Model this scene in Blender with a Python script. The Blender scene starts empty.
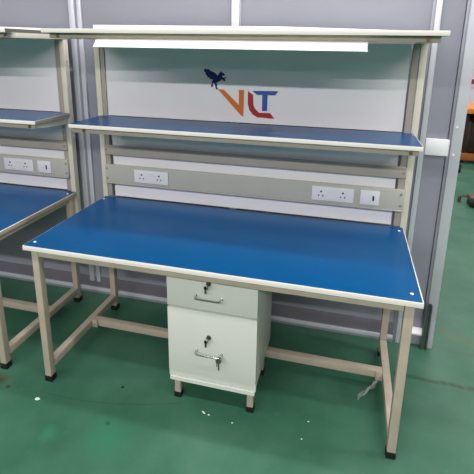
import bpy, bmesh, math, random
from mathutils import Vector, Matrix
random.seed(4)
sc = bpy.context.scene
C = sc.collection

# ------------------------------------------------------------------ materials
def srgb(r, g, b):
    f = lambda c: (c/255/12.92) if c/255 <= .04045 else ((c/255+.055)/1.055)**2.4
    return (f(r), f(g), f(b), 1)

def mat(name, col, rough=.5, metal=0.0, var=.06, scale=8, bump=0, bscale=60, spec=.5, coat=0):
    m = bpy.data.materials.new(name); m.use_nodes = True
    nt = m.node_tree; b = nt.nodes['Principled BSDF']
    b.inputs['Roughness'].default_value = rough
    b.inputs['Metallic'].default_value = metal
    b.inputs['Specular IOR Level'].default_value = spec
    b.inputs['Coat Weight'].default_value = coat
    c = srgb(*col)
    tc = nt.nodes.new('ShaderNodeTexCoord')
    no = nt.nodes.new('ShaderNodeTexNoise'); no.inputs['Scale'].default_value = scale
    no.inputs['Detail'].default_value = 5
    nt.links.new(tc.outputs['Object'], no.inputs['Vector'])
    ra = nt.nodes.new('ShaderNodeValToRGB')
    ra.color_ramp.elements[0].position = .3; ra.color_ramp.elements[1].position = .7
    ra.color_ramp.elements[0].color = tuple(x*(1-var) for x in c[:3]) + (1,)
    ra.color_ramp.elements[1].color = tuple(min(1, x*(1+var)) for x in c[:3]) + (1,)
    nt.links.new(no.outputs['Fac'], ra.inputs['Fac'])
    nt.links.new(ra.outputs['Color'], b.inputs['Base Color'])
    if bump:
        n2 = nt.nodes.new('ShaderNodeTexNoise'); n2.inputs['Scale'].default_value = bscale
        nt.links.new(tc.outputs['Object'], n2.inputs['Vector'])
        bp = nt.nodes.new('ShaderNodeBump'); bp.inputs['Strength'].default_value = bump
        bp.inputs['Distance'].default_value = .002
        nt.links.new(n2.outputs['Fac'], bp.inputs['Height'])
        nt.links.new(bp.outputs['Normal'], b.inputs['Normal'])
    return m

M = {}
M['frame'] = mat('ivory_powder_coat', (182, 171, 153), .42, var=.07, scale=14, bump=.1)
M['post'] = mat('ivory_post_coat', (226, 222, 204), .4, var=.04)
M['strip'] = mat('taupe_upright_coat', (178, 170, 158), .45, var=.05)
M['channel'] = mat('grey_ivory_channel', (196, 196, 184), .42, var=.03)
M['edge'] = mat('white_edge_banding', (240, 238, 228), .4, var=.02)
M['sidetaupe'] = mat('taupe_side_edge', (170, 160, 144), .5)  # end strips of tabletop and mid shelf, darker than the front edge
M['sidedark'] = mat('dark_side_edge', (100, 102, 94), .5)  # end strips of the top shelf, darker again than the taupe ones
M['blue'] = mat('blue_laminate', (0, 77, 128), .3, var=.05, scale=5, spec=.2)
M['board'] = mat('white_board', (246, 245, 244), .5, var=.01)
M['white'] = mat('white_sheet_metal', (248, 248, 250), .4, var=.01)
M['plastic'] = mat('white_plastic', (246, 246, 248), .3, var=.01)
M['cab'] = mat('pedestal_enamel', (214, 218, 208), .38, var=.02)
M['cabtop'] = mat('pedestal_side_enamel', (216, 217, 206), .4, var=.02)
M['rubber'] = mat('black_rubber', (16, 16, 16), .6)
M['dark'] = mat('dark_slot', (22, 20, 24), .7)
M['chrome'] = mat('chrome', (200, 200, 200), .2, metal=1, var=.02)
M['key'] = mat('key_steel', (120, 118, 112), .35, metal=.9, var=.1)
M['bolt'] = mat('brass_bolt', (150, 120, 60), .35, metal=.7, var=.2)
M['steelbolt'] = mat('zinc_bolt', (170, 168, 160), .35, metal=.8, var=.1)
M['alu'] = mat('bright_aluminium', (222, 224, 234), .35, metal=.35, var=.03)
M['band'] = mat('dark_grey_band', (112, 110, 118), .4, var=.05)
M['alu2'] = mat('grey_aluminium', (165, 168, 178), .38, metal=.4, var=.04)
M['alu4'] = mat('satin_aluminium', (194, 199, 204), .42, metal=.1, var=.04)
M['alu3'] = mat('green_grey_channel_metal', (92, 104, 98), .3, metal=.5, var=.15, scale=20)
M['panel'] = mat('lilac_grey_panel', (146, 149, 160), .5, spec=.3, var=.02, scale=3)
M['orange'] = mat('print_orange', (222, 120, 40), .5, var=.02)
M['red'] = mat('print_red', (176, 44, 44), .5, var=.02)
M['lblue'] = mat('print_blue', (48, 92, 168), .5, var=.02)
M['navy'] = mat('print_navy', (14, 22, 110), .5, var=.02)
M['farwall'] = mat('far_wall_paint', (232, 230, 240), .7, var=.02, scale=1)
M['wood'] = mat('varnished_orange_wood', (205, 130, 50), .45, var=.25, scale=6)
M['darkwood'] = mat('dark_brown_wood', (44, 24, 14), .6, var=.3, scale=6)
M['midwood'] = mat('brown_orange_wood', (160, 92, 36), .5, var=.25, scale=6)
M['rust'] = mat('rusty_brown_metal', (88, 68, 60), .6, var=.3, scale=25)
M['paper'] = mat('pink_paper', (240, 205, 215), .7, var=.04)
M['fleck'] = mat('pale_paper_fleck', (215, 228, 215), .7)

# clear wrap
m = bpy.data.materials.new('clear_plastic_wrap'); m.use_nodes = True
b = m.node_tree.nodes['Principled BSDF']
b.inputs['Base Color'].default_value = (.85, .92, .92, 1); b.inputs['Roughness'].default_value = .18
b.inputs['Alpha'].default_value = .16; b.inputs['Specular IOR Level'].default_value = .8
M['wrap'] = m

# green epoxy floor: patchy paint, wear dirt, the joint and the scratch
def floor_mat():
    m = bpy.data.materials.new('green_epoxy_floor'); m.use_nodes = True
    nt = m.node_tree; b = nt.nodes['Principled BSDF']; L = nt.links.new; N = nt.nodes.new
    tc = N('ShaderNodeTexCoord'); sep = N('ShaderNodeSeparateXYZ'); L(tc.outputs['Object'], sep.inputs[0])
    def math_(op, a, b_=None, clamp=False):
        n = N('ShaderNodeMath'); n.operation = op; n.use_clamp = clamp
        for i, v in enumerate((a, b_)):
            if v is None: continue
            if isinstance(v, (int, float)): n.inputs[i].default_value = v
            else: L(v, n.inputs[i])
        return n.outputs[0]
    def noise(scale, det=5, rough=.6, vec=None):
        n = N('ShaderNodeTexNoise'); n.inputs['Scale'].default_value = scale
        n.inputs['Detail'].default_value = det; n.inputs['Roughness'].default_value = rough
        L(vec or tc.outputs['Object'], n.inputs['Vector']); return n.outputs['Fac']
    def ramp(fac, stops):
        r = N('ShaderNodeValToRGB'); e = r.color_ramp.elements
        e[0].position, e[0].color = stops[0]; e[1].position, e[1].color = stops[-1]
        for p, c in stops[1:-1]:
            x = e.new(p); x.color = c
        L(fac, r.inputs['Fac']); return r.outputs['Color']
    def mix(f, a, c):
        n = N('ShaderNodeMix'); n.data_type = 'RGBA'
        if isinstance(f, (int, float)): n.inputs['Factor'].default_value = f
        else: L(f, n.inputs['Factor'])
        for k, v in ((6, a), (7, c)):
            if isinstance(v, tuple): n.inputs[k].default_value = v
            else: L(v, n.inputs[k])
        return n.outputs[2]
    base = ramp(noise(2.2, 6), [(.3, srgb(46, 92, 70)), (.5, srgb(57, 103, 81)), (.72, srgb(72, 115, 94))])
    spk = ramp(noise(26, 4), [(.6, (0, 0, 0, 1)), (.78, (1, 1, 1, 1))])
    base = mix(math_('MULTIPLY', spk, .35), base, srgb(40, 140, 100))
    drt = ramp(noise(70, 3), [(.66, (0, 0, 0, 1)), (.74, (1, 1, 1, 1))])
    base = mix(math_('MULTIPLY', drt, .25), base, srgb(60, 70, 50))
    wig = math_('MULTIPLY', math_('SUBTRACT', noise(9, 6), .5), .06)
    X, Y = sep.outputs[0], sep.outputs[1]
    def band(x0, y0, x1, y1, w):       # a dirty joint from (x0,y0) to (x1,y1)
        k = (y1-y0)/(x1-x0)
        d = math_('SUBTRACT', Y, math_('ADD', math_('MULTIPLY', X, k), y0-k*x0))
        d = math_('ABSOLUTE', math_('ADD', d, wig))
        f = math_('SUBTRACT', 1, math_('DIVIDE', d, w), True)
        a = math_('MULTIPLY', math_('GREATER_THAN', X, x0), math_('LESS_THAN', X, x1))
        return math_('MULTIPLY', f, a)
    rough_edge = ramp(noise(40, 4), [(.3, (.25, .25, .25, 1)), (.6, (1, 1, 1, 1))])
    j1 = math_('MULTIPLY', band(.87, .545, 2.6, .50, .022), rough_edge)
    base = mix(math_('MULTIPLY', j1, 1.0, True), base, srgb(48, 58, 40))
    j2 = math_('MULTIPLY', band(1.10, 1.04, 2.4, .34, .05), rough_edge)
    base = mix(math_('MULTIPLY', j2, .75, True), base, srgb(92, 92, 66))
    j3 = math_('MULTIPLY', band(1.07, .83, 2.0, .72, .03), rough_edge)
    base = mix(math_('MULTIPLY', j3, .5, True), base, srgb(70, 78, 56))
    # curved scratch
    cv = math_('ADD', math_('MULTIPLY', math_('POWER', math_('ADD', X, .72), 2), .33), -.047)
    d = math_('ABSOLUTE', math_('SUBTRACT', Y, cv))
    s = math_('SUBTRACT', 1, math_('DIVIDE', d, .0035), True)
    s = math_('MULTIPLY', s, math_('MULTIPLY', math_('GREATER_THAN', X, -.8), math_('LESS_THAN', X, -.12)))
    base = mix(math_('MULTIPLY', s, .55), base, srgb(34, 62, 44))
    # brown smear left of the left bench's foot
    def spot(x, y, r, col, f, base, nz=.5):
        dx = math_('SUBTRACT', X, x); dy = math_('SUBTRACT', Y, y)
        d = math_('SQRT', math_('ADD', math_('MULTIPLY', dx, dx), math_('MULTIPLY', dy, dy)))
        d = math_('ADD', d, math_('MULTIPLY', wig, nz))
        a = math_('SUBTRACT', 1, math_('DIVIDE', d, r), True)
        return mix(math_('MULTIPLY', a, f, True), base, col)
    base = spot(-1.06, -.03, .05, srgb(72, 66, 48), 1.6, base, 1.5)
    base = spot(-.985, -.06, .016, srgb(60, 60, 44), 1.6, base)
    base = spot(-.44, .085, .009, srgb(20, 30, 22), 2.5, base, .1)
    base = spot(-.40, -.126, .016, srgb(30, 60, 44), 1.4, base, .5)
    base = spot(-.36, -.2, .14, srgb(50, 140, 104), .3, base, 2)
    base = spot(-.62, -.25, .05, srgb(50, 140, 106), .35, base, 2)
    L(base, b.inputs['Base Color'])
    rr = ramp(noise(5, 5), [(.3, (.36, .36, .36, 1)), (.7, (.5, .5, .5, 1))])
    L(rr, b.inputs['Roughness'])
    bp = N('ShaderNodeBump'); bp.inputs['Strength'].default_value = .12; bp.inputs['Distance'].default_value = .004
    L(noise(18, 4), bp.inputs['Height']); L(bp.outputs['Normal'], b.inputs['Normal'])
    b.inputs['Specular IOR Level'].default_value = .3
    return m
M['floor'] = floor_mat()

# ------------------------------------------------------------------ mesh helpers
class MB:
    def __init__(s): s.bm = bmesh.new()
    def box(s, x0, x1, y0, y1, z0, z1, bev=0.0, seg=2):
        t = bmesh.new()
        bmesh.ops.create_cube(t, size=1)
        bmesh.ops.scale(t, vec=(x1-x0, y1-y0, z1-z0), verts=t.verts)
        bmesh.ops.translate(t, vec=((x0+x1)/2, (y0+y1)/2, (z0+z1)/2), verts=t.verts)
        if bev: bmesh.ops.bevel(t, geom=t.edges[:], offset=bev, segments=seg, affect='EDGES', profile=.6)
        s._take(t); return s
    def cyl(s, c, r, h, axis='Z', n=16, r2=None, bev=0):
        t = bmesh.new()
        bmesh.ops.create_cone(t, cap_ends=True, segments=n, radius1=r, radius2=r if r2 is None else r2, depth=h)
        if bev:
            es = [e for e in t.edges if abs(e.verts[0].co.z-e.verts[1].co.z) < 1e-6]
            bmesh.ops.bevel(t, geom=es, offset=bev, segments=2, affect='EDGES')
        R = {'Z': Matrix(), 'Y': Matrix.Rotation(math.pi/2, 4, 'X'), 'X': Matrix.Rotation(math.pi/2, 4, 'Y')}[axis]
        bmesh.ops.transform(t, matrix=Matrix.Translation(c) @ R, verts=t.verts)
        s._take(t); return s
    def tube(s, pts, r, n=10):
        pts = [Vector(p) for p in pts]; t = bmesh.new(); rings = []
        for i, p in enumerate(pts):
            d = (pts[min(i+1, len(pts)-1)] - pts[max(i-1, 0)]).normalized()
            a = d.orthogonal() if i == 0 else (pa - d*pa.dot(d))
            a.normalize(); pa = a; b_ = d.cross(a)
            rings.append([t.verts.new(p + r*(math.cos(2*math.pi*k/n)*a + math.sin(2*math.pi*k/n)*b_)) for k in range(n)])
        for i in range(len(rings)-1):
            for k in range(n):
                t.faces.new((rings[i][k], rings[i][(k+1) % n], rings[i+1][(k+1) % n], rings[i+1][k]))
        t.faces.new(rings[0][::-1]); t.faces.new(rings[-1])
        s._take(t); return s
    def poly(s, pts, y, th=.0012):     # outline in x-z, front face at y-th
        t = bmesh.new()
        f = t.faces.new([t.verts.new((x, y, z)) for x, z in pts])
        r = bmesh.ops.extrude_face_region(t, geom=[f])
        bmesh.ops.translate(t, vec=(0, -th, 0), verts=[v for v in r['geom'] if isinstance(v, bmesh.types.BMVert)])
        bmesh.ops.triangulate(t, faces=[g for g in t.faces if len(g.verts) > 4], ngon_method='EAR_CLIP')
        bmesh.ops.recalc_face_normals(t, faces=t.faces)
        s._take(t); return s
    def prism_x(s, prof, x0, x1):      # profile in y-z swept along x
        t = bmesh.new()
        a = [t.verts.new((x0, y, z)) for y, z in prof]; c = [t.verts.new((x1, y, z)) for y, z in prof]
        n = len(prof)
        t.faces.new(a); t.faces.new(c[::-1])
        for i in range(n): t.faces.new((a[i], a[(i+1) % n], c[(i+1) % n], c[i]))
        bmesh.ops.recalc_face_normals(t, faces=t.faces)
        s._take(t); return s
    def _take(s, t):
        me = bpy.data.meshes.new('tmp'); t.to_mesh(me); t.free(); s.bm.from_mesh(me); bpy.data.meshes.remove(me)
    def build(s, name, m, parent=None, label=None, smooth=True):
        me = bpy.data.meshes.new(name); s.bm.to_mesh(me); s.bm.free()
        me.materials.append(m)
        if smooth:
            for p in me.polygons: p.use_smooth = True
            me.set_sharp_from_angle(angle=math.radians(35))
        o = bpy.data.objects.new(name, me); C.objects.link(o)
        if parent is not None: o.parent = parent
        if label: o['label'] = label
        return o

def empty(name, loc, label, cat, group=None):
    o = bpy.data.objects.new(name, None); C.objects.link(o); o.location = loc
    o.empty_display_size = .1
    o['label'] = label; o['category'] = cat
    if group: o['group'] = group
    return o
def tag(o, label, cat, group=None):
    o['label'] = label; o['category'] = cat
    if group: o['group'] = group
    return o
def struct(name, mb, m, parent=None):
    o = mb.build(name, m, parent)
    if parent is None: o['kind'] = 'structure'
    return o
def kids(o): return [c for c in C.objects if c.parent is o]
def copy_tree(o, parent=None, skip=()):
    c = o.copy(); C.objects.link(c); c.parent = parent
    for ch in kids(o):
        if ch.name.split('.')[0] in skip: continue
        copy_tree(ch, c, skip)
    return c

# ------------------------------------------------------------------ setting
WY = .826
struct('floor', MB().box(-6, 7, -6, 10, -.08, 0), M['floor'])
w = struct('wall_back', MB().box(-5, 1.030, WY, WY+.04, .0, 2.7), M['panel'])
n = 0
def trim(mb, m):
    global n
    n += 1
    return struct('trim_%d' % n, mb, m)
for x0, x1 in ((-4.1, -4.03), (-3.1, -3.03)):
    trim(MB().box(x0, x1, WY-.012, WY-.001, .085, 2.7, .003), M['alu'])
trim(MB().box(-1.079, -1.043, WY-.014, WY-.001, .085, 2.7, .003), M['alu'])
trim(MB().box(-1.026, -.999, WY-.014, WY-.001, .085, 2.7, .003), M['alu'])
trim(MB().box(-1.043, -1.026, WY-.004, WY-.001, .085, 2.7), M['alu2'])
trim(MB().box(-.101, -.058, WY-.014, WY-.001, .085, 2.7, .003), M['alu'])
trim(MB().box(-.058, -.048, WY-.008, WY-.001, .085, 2.7, .002), M['alu2'])
trim(MB().box(.884, .899, WY-.008, WY-.001, .0, 2.7, .002), M['alu2'])
trim(MB().box(.899, .926, WY-.018, WY-.001, .0, 2.7, .004), M['alu'])
struct('baseboard_back', MB().box(-5, .884, WY-.010, WY-.001, .042, .120, .001), M['band'])
trim(MB().box(-5, .884, WY-.020, WY-.001, .018, .041, .003), M['alu'])
trim(MB().box(-5, .884, WY-.014, WY-.001, .0, .017), M['alu2'])
# cross rails of the narrow end bay
trim(MB().box(.928, 1.040, WY-.016, WY-.001, 1.118, 1.204, .004), M['white'])
trim(MB().prism_x([(WY-.001, .078), (WY-.03, .078), (WY-.034, .084), (WY-.034, .092), (WY-.01, .112), (WY-.001, .112)], .928, 1.034), M['white'])
trim(MB().box(.928, 1.034, WY-.010, WY-.001, .012, .077, .002), M['alu2'])
# end post of the partition
trim(MB().box(1.033, 1.046, WY-.012, WY+.045, .0, 2.7, .002), M['alu2'])
end_post = trim(MB().box(1.046, 1.097, WY-.022, WY+.045, .0, 2.7, .005), M['alu4'])
MB().cyl((1.062, WY-.024, 1.27), .005, .005, 'Y').cyl((1.062, WY-.024, 1.13), .006, .006, 'Y').build('screw', M['white'], end_post)
# floor channel at the foot of the end post
trim(MB().box(1.032, 1.041, WY-.046, WY-.023, .0, .285, .002).box(1.058, 1.066, WY-.046, WY-.023, .0, .285, .002).box(1.041, 1.058, WY-.031, WY-.023, .0, .285), M['alu3'])
struct('wall_far', MB().box(-6, 7, 9, 9.15, 0, 3.2), M['farwall'])

# ------------------------------------------------------------------ workbench
def make_bench():
    W2, D, H = .8574, .712, .75
    b = empty('workbench', (0, 0, 0), 'ivory steel workbench with blue top, logo on its white backboard and drawers beneath', 'workbench', 'blue topped steel workbenches')
    # tabletop
    t = MB().box(-W2, W2, 0, D, .726, .748, .0015).build('tabletop', M['edge'], b)
    MB().box(-W2+.004, W2-.004, .003, D-.002, .748, H, .0006, 1).build('laminate', M['blue'], t, 'blue laminate surface')
    for x, y in ((-.825, .045), (.822, .054), (-.835, .66), (.832, .66)):
        MB().cyl((x, y, H+.0006), .0065, .0022, n=14, bev=.0006).build('screw', M['plastic'], t)
    for x in (-W2, W2):
        s = 1 if x > 0 else -1
        a, c = sorted((x+s*.0002, x+s*.0012))
        MB().box(a, c, .002, D-.002, .7275, .7465).build('side_edge', M['sidetaupe'], t, 'taupe side edge')
    # legs with rubber feet
    for x in (-.816, .816):
        for y in (.04, .678):
            l = MB().box(x-.0175, x+.0175, y-.0175, y+.0175, .03, .725, .003).build('leg', M['frame'], b)
            MB().box(x-.020, x+.020, y-.020, y+.020, 0, .032, .003).build('rubber_foot', M['rubber'], l)
    # low rails
    for x in (-.816, .816):
        MB().box(x-.018, x+.018, .0605, .6575, .068, .108, .003).build('side_rail', M['frame'], b)
    MB().box(-.7975, .7975, .405, .441, .068, .108, .003).build('long_rail', M['frame'], b)
    for x in (-.782, .782):
        MB().box(x-.016, x+.016, .392, .4045, .064, .112, .002).cyl((x, .389, .088), .006, .008, 'Y', 6).build('rail_bracket', M['frame'], b)
    # apron under the top
    MB().box(-.7955, .7955, .022, .047, .690, .7255, .002).build('apron', M['frame'], b)
    MB().box(-.7955, .7955, .664, .692, .690, .7255, .002).build('apron', M['frame'], b)
    for x in (-.818, .818):
        MB().box(x-.015, x+.015, .0605, .6575, .690, .7255, .002).build('apron', M['frame'], b)
    # posts and slotted uprights
    for s in (-1, 1):
        x0, x1 = (.840, .872) if s > 0 else (-.870, -.838)
        MB().box(x0, x1, .714, .754, .60, 1.6645, .003).build('post', M['post'], b)
        x0, x1 = (.808, .8395) if s > 0 else (-.8375, -.812)
        MB().box(x0, x1, .720, .750, .7505, 1.6645, .0015).build('upright', M['strip'], b)
    # shelf at mid height
    sh = MB().box(-.8556, .8556, .4095, .713, 1.222, 1.2412, .0015).build('shelf', M['edge'], b)
    MB().box(-.852, .852, .4125, .7115, 1.2412, 1.243, .0006, 1).build('laminate', M['blue'], sh, 'blue laminate surface')
    for x, y in ((-.845, .64), (.845, .67)):
        MB().cyl((x, y, 1.2436), .005, .002, n=12, bev=.0006).build('screw', M['plastic'], sh)
    for s in (-1, 1):
        a, c = sorted((s*.8558, s*.8568))
        MB().box(a, c, .4115, .711, 1.2235, 1.2400).build('side_edge', M['sidetaupe'], sh, 'taupe side edge')
    for x in (-.822, .822):
        a = MB().prism_x([(.436, 1.2215), (.436, 1.200), (.50, 1.188), (.7125, 1.176), (.7125, 1.2215)], x-.013, x+.013).build('shelf_arm', M['post'], b)
        MB().cyl((x-.012 if x > 0 else x+.045, .423, 1.208), .008, .006, 'Y', 8).build('bolt', M['bolt'], a)
    MB().box(-.842, .842, .426, .4355, 1.196, 1.2215, .001).build('shelf_beam', M['frame'], b)
    MB().box(-.7955, .7955, .690, .7115, 1.180, 1.2215, .001).build('shelf_beam', M['frame'], b)
    # top shelf
    ts = MB().box(-.8806, .8806, .299, .760, 1.690, 1.709, .002).build('top_shelf', M['edge'], b)
    for s in (-1, 1):
        a, c = sorted((s*.8808, s*.8818))
        MB().box(a, c, .301, .758, 1.6905, 1.7085).build('side_edge', M['sidedark'], ts, 'dark side edge')
    MB().box(-.856, .856, .325, .345, 1.666, 1.6895, .0015).build('top_beam', M['frame'], b)
    for x in (-.838, .838):
        a = MB().box(x-.018, x+.018, .3455, .760, 1.6655, 1.6895, .002).build('top_arm', M['post'], b)
        MB().cyl((x+(.028 if x < 0 else -.028), .3215, 1.677), .0075, .006, 'Y', 8).build('bolt', M['bolt'], a)
    # tube light in its white reflector
    f = MB().prism_x([(.294, 1.6275), (.291, 1.630), (.3245, 1.6655), (.392, 1.6655), (.400, 1.640), (.396, 1.6275)], -.606, .586).build('light_fixture', M['white'], b)
    MB().prism_x([(.292, 1.628), (.324, 1.665), (.392, 1.665), (.398, 1.628)], -.610, -.6065).build('end_cap', M['plastic'], f)
    MB().prism_x([(.292, 1.628), (.324, 1.665), (.392, 1.665), (.398, 1.628)], .5865, .590).build('end_cap', M['plastic'], f)
    # backboard and its emblem
    bd = MB().poly([(-.811, 1.2445), (.800, 1.2445), (.800, 1.664), (-.811, 1.664)], .740, .012).build('back_board', M['board'], b)
    MB().poly([(-.8795, 1.7095), (.84, 1.7095), (.84, 1.722), (.2, 1.739), (-.8795, 1.745)], .752, .014).build('top_lip', M['white'], b)
    Y = .7278
    V = [(-0.1482, 1.4183), (-0.1142, 1.4162), (-0.0307, 1.3381), (-0.032, 1.4182), (-0.0034, 1.4193), (-0.0053, 1.2761), (-0.0194, 1.2845)]
    L = [(0.0172, 1.4146), (0.0449, 1.3948), (0.0485, 1.3418), (0.0581, 1.3222), (0.0791, 1.3031), (0.1379, 1.3039), (0.1636, 1.2751), (0.0707, 1.278), (0.0452, 1.2924), (0.0274, 1.314), (0.0175, 1.3471)]
    T = [(0.041, 1.4166), (0.1792, 1.4198), (0.1624, 1.3975), (0.1225, 1.3969), (0.1218, 1.3142), (0.0947, 1.314), (0.0945, 1.3969), (0.0675, 1.3958)]
    WING = [(-0.2247, 1.52), (-0.22, 1.5245), (-0.2082, 1.5182), (-0.2035, 1.5238), (-0.1871, 1.5122), (-0.1707, 1.5072), (-0.1566, 1.4977), (-0.1484, 1.4848), (-0.1542, 1.4691), (-0.1753, 1.4685), (-0.1942, 1.4701), (-0.1918, 1.4757), (-0.2084, 1.4807), (-0.206, 1.4863), (-0.2189, 1.4948), (-0.2142, 1.5004), (-0.2248, 1.509)]
    HORSE = [(-0.1707, 1.4752), (-0.1496, 1.4891), (-0.1403, 1.5026), (-0.1311, 1.5127), (-0.1264, 1.5073), (-0.1148, 1.5011), (-0.1089, 1.4914), (-0.1147, 1.488), (-0.124, 1.4932), (-0.124, 1.4833), (-0.117, 1.4791), (-0.1054, 1.4839), (-0.1019, 1.4774), (-0.1111, 1.4749), (-0.1053, 1.4663), (-0.1145, 1.4583), (-0.1192, 1.4648), (-0.1262, 1.47), (-0.1355, 1.4609), (-0.1472, 1.4561), (-0.1565, 1.4514), (-0.1518, 1.4404), (-0.1541, 1.4292), (-0.1459, 1.4184), (-0.1564, 1.4157), (-0.1624, 1.4289), (-0.1647, 1.4466), (-0.1718, 1.4508), (-0.1777, 1.444), (-0.1742, 1.4329), (-0.1801, 1.426), (-0.1872, 1.4325), (-0.1824, 1.446), (-0.1801, 1.4594)]
    MB().poly(V, Y).build('logo_letter', M['orange'], bd, 'orange letter V', smooth=False)
    MB().poly(L, Y).build('logo_letter', M['red'], bd, 'red letter L', smooth=False)
    MB().poly(T, Y).build('logo_letter', M['lblue'], bd, 'blue letter T', smooth=False)
    MB().poly(HORSE, Y).poly(WING, Y-.0002).build('logo_horse', M['navy'], bd, 'dark blue winged horse', smooth=False)
    # rails between top and shelf
    MB().box(-.800, .797, .7355, .742, .7505, 1.219).build('lower_panel', M['white'], b)
    cr = MB().box(-.8375, .8395, .704, .7195, 1.014, 1.071, .002).build('cross_rail', M['strip'], b)
    ch = MB().box(-.8375, .8395, .700, .7195, .848, .954, .002).box(-.8375, .8395, .694, .7005, .840, .8475, .001).build('cable_channel', M['channel'], b)
    for x in (-.825, .827):
        MB().cyl((x, .7025, 1.042), .0055, .004, 'Y', 8).build('bolt', M['steelbolt'], cr)
        for z in (.93, .87):
            MB().cyl((x, .6985, z), .0055, .004, 'Y', 8).build('bolt', M['steelbolt'], ch)
    # socket plates
    def plate(x0, x1, single=False):
        p = MB().box(x0, x1, .691, .6995, .862, .938, .003).build('socket_plate', M['plastic'], b)
        if single:
            MB().box(x0+.008, x0+.036, .6885, .6908, .873, .927, .002).build('switch', M['plastic'], p)
            MB().box(x0+.042, x1-.008, .6895, .6908, .873, .927, .001).build('module', M['plastic'], p)
            xc = (x0+.042+x1-.008)/2
            MB().box(xc-.004, xc+.005, .6885, .6896, .886, .908, .001).cyl((xc, .689, .908), .0055, .0012, 'Y', 10).build('port', M['dark'], p)
        else:
            wd = x1-x0
            for k, xc in enumerate((x0+.048, x1-.055)):
                so = MB().box(xc-.028, xc+.028, .6890, .6908, .870, .930, .002).build('socket_outlet', M['plastic'], p)
                MB().cyl((xc, .6888, .912), .0052, .0012, 'Y', 10).cyl((xc-.0105, .6888, .890), .0040, .0012, 'Y', 10).cyl((xc+.0105, .6888, .890), .0040, .0012, 'Y', 10).build('pin_holes', M['dark'], p)
            xm = (x0+x1)/2
            for s in (-1, 1):
                MB().prism_x([(.6908, .874), (.6868, .874), (.6885, .900), (.6868, .926), (.6908, .926)], xm-.004+s*.009-.008, xm-.004+s*.009+.008).build('switch', M['plastic'], p)
    plate(-.645, -.433); plate(.382, .597); plate(.629, .724, True)
    return b

bench = make_bench()
lb = copy_tree(bench, None, skip=('logo_letter', 'logo_horse'))
lb.location = (-1.924, .014, 0)
for c_ in kids(lb):
    kind = c_.name.split('.')[0]
    xs = [v.co.x for v in c_.data.vertices]
    if kind in ('post', 'upright', 'cross_rail', 'cable_channel', 'socket_plate', 'back_board', 'lower_panel'):
        c_.location.x = -.018
    elif kind in ('top_shelf', 'top_beam', 'light_fixture'):
        c_.location.x = -.05
    elif kind in ('leg', 'side_rail', 'long_rail', 'rail_bracket') and max(xs) > 0:
        c_.location.x = .012
lb['label'] = 'blue topped steel workbench left of the one with the logo, cut off by the edge'

# ------------------------------------------------------------------ drawer pedestal
p = empty('drawer_pedestal', (.02, .28, 0), 'pale two drawer steel pedestal on short legs under the workbench with the logo', 'drawer unit')
def pb(mb, name, m, parent, label=None):
    bmesh.ops.translate(mb.bm, vec=(-.02, -.28, 0), verts=mb.bm.verts)
    return mb.build(name, m, parent, label)
X0, X1, Y0, Y1 = -.187, .228, .08, .398
body = pb(MB().box(X0+.003, X1-.003, Y0+.0185, .480, .131, .708, .002), 'body', M['cabtop'], p)
pb(MB().box(X0-.001, X1+.001, Y0+.006, Y0+.018, .131, .166, .002).box(X0+.004, X1-.004, .082, .098, .112, .131), 'base_frame', M['cab'], p)
def handle(x0, x1, z, y):
    h = [(x0, y, z), (x0, y-.018, z), (x0+.004, y-.025, z), (x0+.012, y-.028, z-.002), (x1-.012, y-.028, z-.002), (x1-.004, y-.025, z), (x1, y-.018, z), (x1, y, z)]
    return MB().tube(h, .0042).cyl((x0, y-.002, z), .0062, .004, 'Y').cyl((x1, y-.002, z), .0062, .004, 'Y')
for z0, z1, lz, hz in ((.513, .706, .648, .583), (.170, .504, .379, .301)):
    d = pb(MB().box(X0, X1, Y0, Y0+.018, z0, z1, .0025), 'drawer', M['cab'], p)
    pb(handle(-.049, .069, hz, Y0), 'handle', M['chrome'], d, 'chrome bow handle')
    pb(MB().cyl((.010, Y0-.003, lz), .011, .007, 'Y', 18, bev=.001), 'lock', M['key'], d)
    k = MB().box(.0085, .0115, Y0-.022, Y0-.006, lz-.004, lz+.004).cyl((.012, Y0-.026, lz), .011, .003, 'X', 14)
    k.box(-.004, .006, Y0-.020, Y0-.018, lz-.040, lz-.006, .0005)
    k.cyl((.001, Y0-.019, lz-.012), .008, .002, 'Y', 12)
    pb(k, 'lock_key', M['key'], d)
for x in (-.155, .200):
    for y in (.116, .364):
        l = pb(MB().box(x-.0145, x+.0145, y-.0145, y+.0145, .025, .1305, .002), 'leg', M['frame'], p)
        pb(MB().box(x-.0175, x+.0175, y-.0175, y+.0175, 0, .028, .002), 'rubber_foot', M['rubber'], l)
# spare key hanging on the lower handle
k = MB().tube([(.064+.010*math.cos(a), Y0-.028, .297+.012*math.sin(a)) for a in [i*math.pi/8 for i in range(17)]], .0014, 6)
k.cyl((.065, Y0-.034, .291), .013, .003, 'Y', 16)
k.box(.063, .070, Y0-.037, Y0-.034, .246, .283, .0008).box(.055, .060, Y0-.034, Y0-.031, .262, .284, .0008)
tag(k.build('key', M['key']), 'small steel key hanging from the lower drawer handle', 'key')

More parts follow.
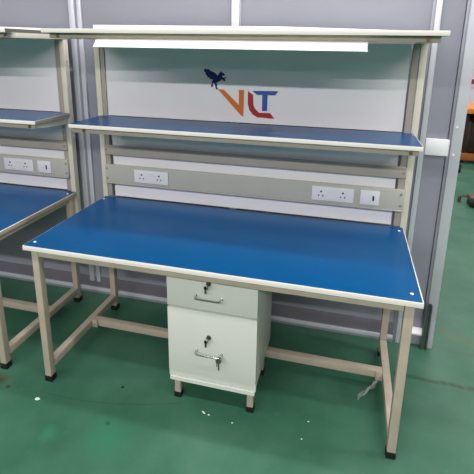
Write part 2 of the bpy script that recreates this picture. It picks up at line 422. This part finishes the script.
# ------------------------------------------------------------------ plastic wrap scraps
def wrap(pts, seed, amp=1, name='plastic_wrap'):
    random.seed(seed)
    bm = bmesh.new(); rows = []
    for (a, c) in pts:
        a, c = Vector(a), Vector(c); row = []
        for k in range(7):
            q = a.lerp(c, k/6) + Vector((random.uniform(-.003, .003), random.uniform(-.006, .006), random.uniform(-.003, .003)))*amp
            row.append(bm.verts.new(q))
        rows.append(row)
    for i in range(len(rows)-1):
        for k in range(6): bm.faces.new((rows[i][k], rows[i][k+1], rows[i+1][k+1], rows[i+1][k]))
    r = bmesh.ops.solidify(bm, geom=bm.faces[:], thickness=.0006)
    mb = MB(); mb.bm.free(); mb.bm = bm
    return mb.build(name, M['wrap'], smooth=False)
tag(wrap([((.780, .385, .070), (.778, .400, .046)), ((.762, .365, .072), (.764, .398, .020)), ((.744, .350, .058), (.748, .392, .008)),
          ((.728, .330, .050), (.734, .380, .008)), ((.712, .315, .034), (.716, .365, .008)), ((.698, .300, .030), (.704, .35, .008)), ((.684, .300, .012), (.692, .33, .008))], 3, 2.2),
    'crumpled clear plastic scrap by the low rail under the workbench', 'plastic wrap')
tag(wrap([((-1.0705, .745, 1.548), (-1.069, .745, 1.548)), ((-1.0705, .742, 1.53), (-1.046, .735, 1.52)), ((-1.0705, .742, 1.505), (-1.030, .732, 1.497)),
          ((-1.0705, .744, 1.49), (-1.028, .732, 1.484)), ((-1.0705, .745, 1.48), (-1.055, .740, 1.477))], 5),
    'torn clear plastic scrap stuck to a post near the top of the left bench', 'plastic wrap')

# ------------------------------------------------------------------ specks on the floor
for i, (x, y, s) in enumerate([(-.7956, -.0906, .011), (-.0075, .0456, .005), (.0001, .040, .004), (.022, .036, .004), (.1382, .0219, .004), (.47, .12, .003), (.45, .02, .003)]):
    t = MB(); a = random.uniform(0, 3)
    t.bm.verts.ensure_lookup_table()
    vs = [t.bm.verts.new((s*random.uniform(.7, 1.1)*math.cos(k*1.05+a)*1.4, s*random.uniform(.6, 1)*math.sin(k*1.05+a), .0002)) for k in range(6)]
    f = t.bm.faces.new(vs)
    r = bmesh.ops.extrude_face_region(t.bm, geom=[f])
    bmesh.ops.translate(t.bm, vec=(0, 0, .0012), verts=[v for v in r['geom'] if isinstance(v, bmesh.types.BMVert)])
    bmesh.ops.recalc_face_normals(t.bm, faces=t.bm.faces)
    o = t.build('paper_fleck', M['fleck'], smooth=False); o.location = (x, y, 0)
    if i == 0: tag(o, 'largest pale fleck on the green floor, in front of the left table leg', 'litter')
    else: tag(o, 'tiny pale fleck on the green floor in front of the drawer pedestal', 'litter', 'tiny flecks before the pedestal')

# ------------------------------------------------------------------ things seen past the partition
t = empty('wooden_table', (3.0, 5.75, 0), 'orange wooden table with dark underside far beyond the partition end', 'table')
def tb(mb, name, m, label=None):
    bmesh.ops.translate(mb.bm, vec=(-3.0, -5.75, 0), verts=mb.bm.verts); return mb.build(name, m, t, label)
tb(MB().box(2.19, 3.8, 5.38, 6.2, .745, .815, .006), 'table_top', M['wood'])
tb(MB().box(2.16, 3.8, 5.40, 5.46, .05, .15, .004), 'front_rail', M['midwood'])
tb(MB().box(2.22, 3.78, 6.08, 6.12, .15, .743), 'back_panel', M['darkwood'])
tb(MB().box(2.22, 3.78, 5.47, 6.07, .10, .14), 'lower_shelf', M['darkwood'])
for x in (2.23, 2.62, 3.72):
    for y in (5.47, 6.13):
        tb(MB().box(x-.03, x+.03, y-.001, y+.05, 0, .744, .004), 'leg', M['darkwood'])
tb(MB().box(2.30, 2.5, 5.52, 6.0, .15, .6, .01), 'drawer_box', M['darkwood'])
c = MB().cyl((0, 0, .045), .045, .03, 'X', 18, bev=.004).box(-.022, .022, -.02, .02, .06, .11, .003)
o = c.build('caster_wheel', M['rubber']); o.location = (2.07, 4.85, 0)
tag(o, 'small black caster wheel standing on the floor before the wooden table', 'wheel')
o = empty('floor_stand', (1.97, 3.45, 0), 'low rusty brown stand foot on the green floor right of the partition end', 'stand')
MB().box(-.10, .16, -.09, .09, .055, .115, .02, 3).build('body', M['rust'], o)
MB().box(-.095, .155, -.085, .085, .0, .054, .018, 3).build('base', M['rubber'], o, 'black base')
MB().tube([(-.165, .10, .055), (-.14, .09, .075), (-.10, .06, .085), (-.02, 0, .085)], .009, 8).cyl((-.165, .10, .03), .018, .06, 'Z', 12, bev=.003).build('outrigger', M['rust'], o)
o = MB().box(2.97, 3.28, 8.985, 8.999, .84, 1.25).build('wall_notice', M['paper'])
MB().box(3.03, 3.24, 8.980, 8.9845, .92, 1.02).build('red_strip', M['red'], o, 'red printed strip')
tag(o, 'pink notice with a red strip on the far white wall', 'notice')

# ------------------------------------------------------------------ light: rows of factory tubes overhead, soft hall light
def row(name, x, y, z, lx, ly, e, rz=0, col=(1, .955, .955)):
    l = bpy.data.lights.new(name, 'AREA'); l.shape = 'RECTANGLE'; l.size = lx; l.size_y = ly; l.energy = e; l.color = col
    o = bpy.data.objects.new(name, l); C.objects.link(o); o.location = (x, y, z); o.rotation_euler = (0, 0, rz); return o
row('tube_row', -.8, -8.0, 3.6, 9, .2, 130, .22)
row('tube_row', -.6, -4.3, 3.6, 8, .14, 345, .04)
row('tube_row', -.2, -1.0, 3.6, 8, .14, 95)
row('tube_row', 1.6, .36, 3.6, 4.0, .14, 75)
row('tube_row', 1.0, 3.6, 3.6, 8, .14, 130)
row('tube_row', 1.0, 6.6, 3.6, 8, .14, 160)
wd = bpy.data.worlds.new('hall'); sc.world = wd; wd.use_nodes = True
nt = wd.node_tree; bg = nt.nodes['Background']; bg.inputs[1].default_value = .75
tc = nt.nodes.new('ShaderNodeTexCoord'); sp_ = nt.nodes.new('ShaderNodeSeparateXYZ'); rp = nt.nodes.new('ShaderNodeValToRGB')
nt.links.new(tc.outputs['Generated'], sp_.inputs[0]); nt.links.new(sp_.outputs[2], rp.inputs['Fac']); nt.links.new(rp.outputs['Color'], bg.inputs[0])
e = rp.color_ramp.elements                      # dark lower hall, pale walls and roof above
e[0].position = 0; e[0].color = (.035, .030, .035, 1)
e[1].position = 1; e[1].color = (.24, .235, .25, 1)
x = e.new(.07); x.color = (.14, .112, .115, 1)
x = e.new(.16); x.color = (.24, .23, .24, 1)

# ------------------------------------------------------------------ camera
cam = bpy.data.cameras.new('camera'); co = bpy.data.objects.new('camera', cam); C.objects.link(co)
yaw, pitch, roll, F = -.248746, .259334, .0149235, 437.77
cy, sy, cp, sp = math.cos(yaw), math.sin(yaw), math.cos(pitch), math.sin(pitch)
f = Vector((sy*cp, cy*cp, -sp)); r = Vector((cy, -sy, 0)); u = r.cross(f)
r2 = math.cos(roll)*r + math.sin(roll)*u; u2 = -math.sin(roll)*r + math.cos(roll)*u
mw = Matrix((r2, u2, -f)).transposed().to_4x4(); mw.translation = (.537523, -1.532877, 1.64346)
co.matrix_world = mw
cam.sensor_width = 36; cam.sensor_fit = 'HORIZONTAL'; cam.lens = F/474*36
cam.shift_y = -75.08/474; cam.clip_start = .05; cam.clip_end = 60
sc.camera = co
vs = sc.view_settings
vs.view_transform = 'Standard'; vs.look = 'None'; vs.exposure = .12; vs.gamma = 1; vs.use_curve_mapping = False
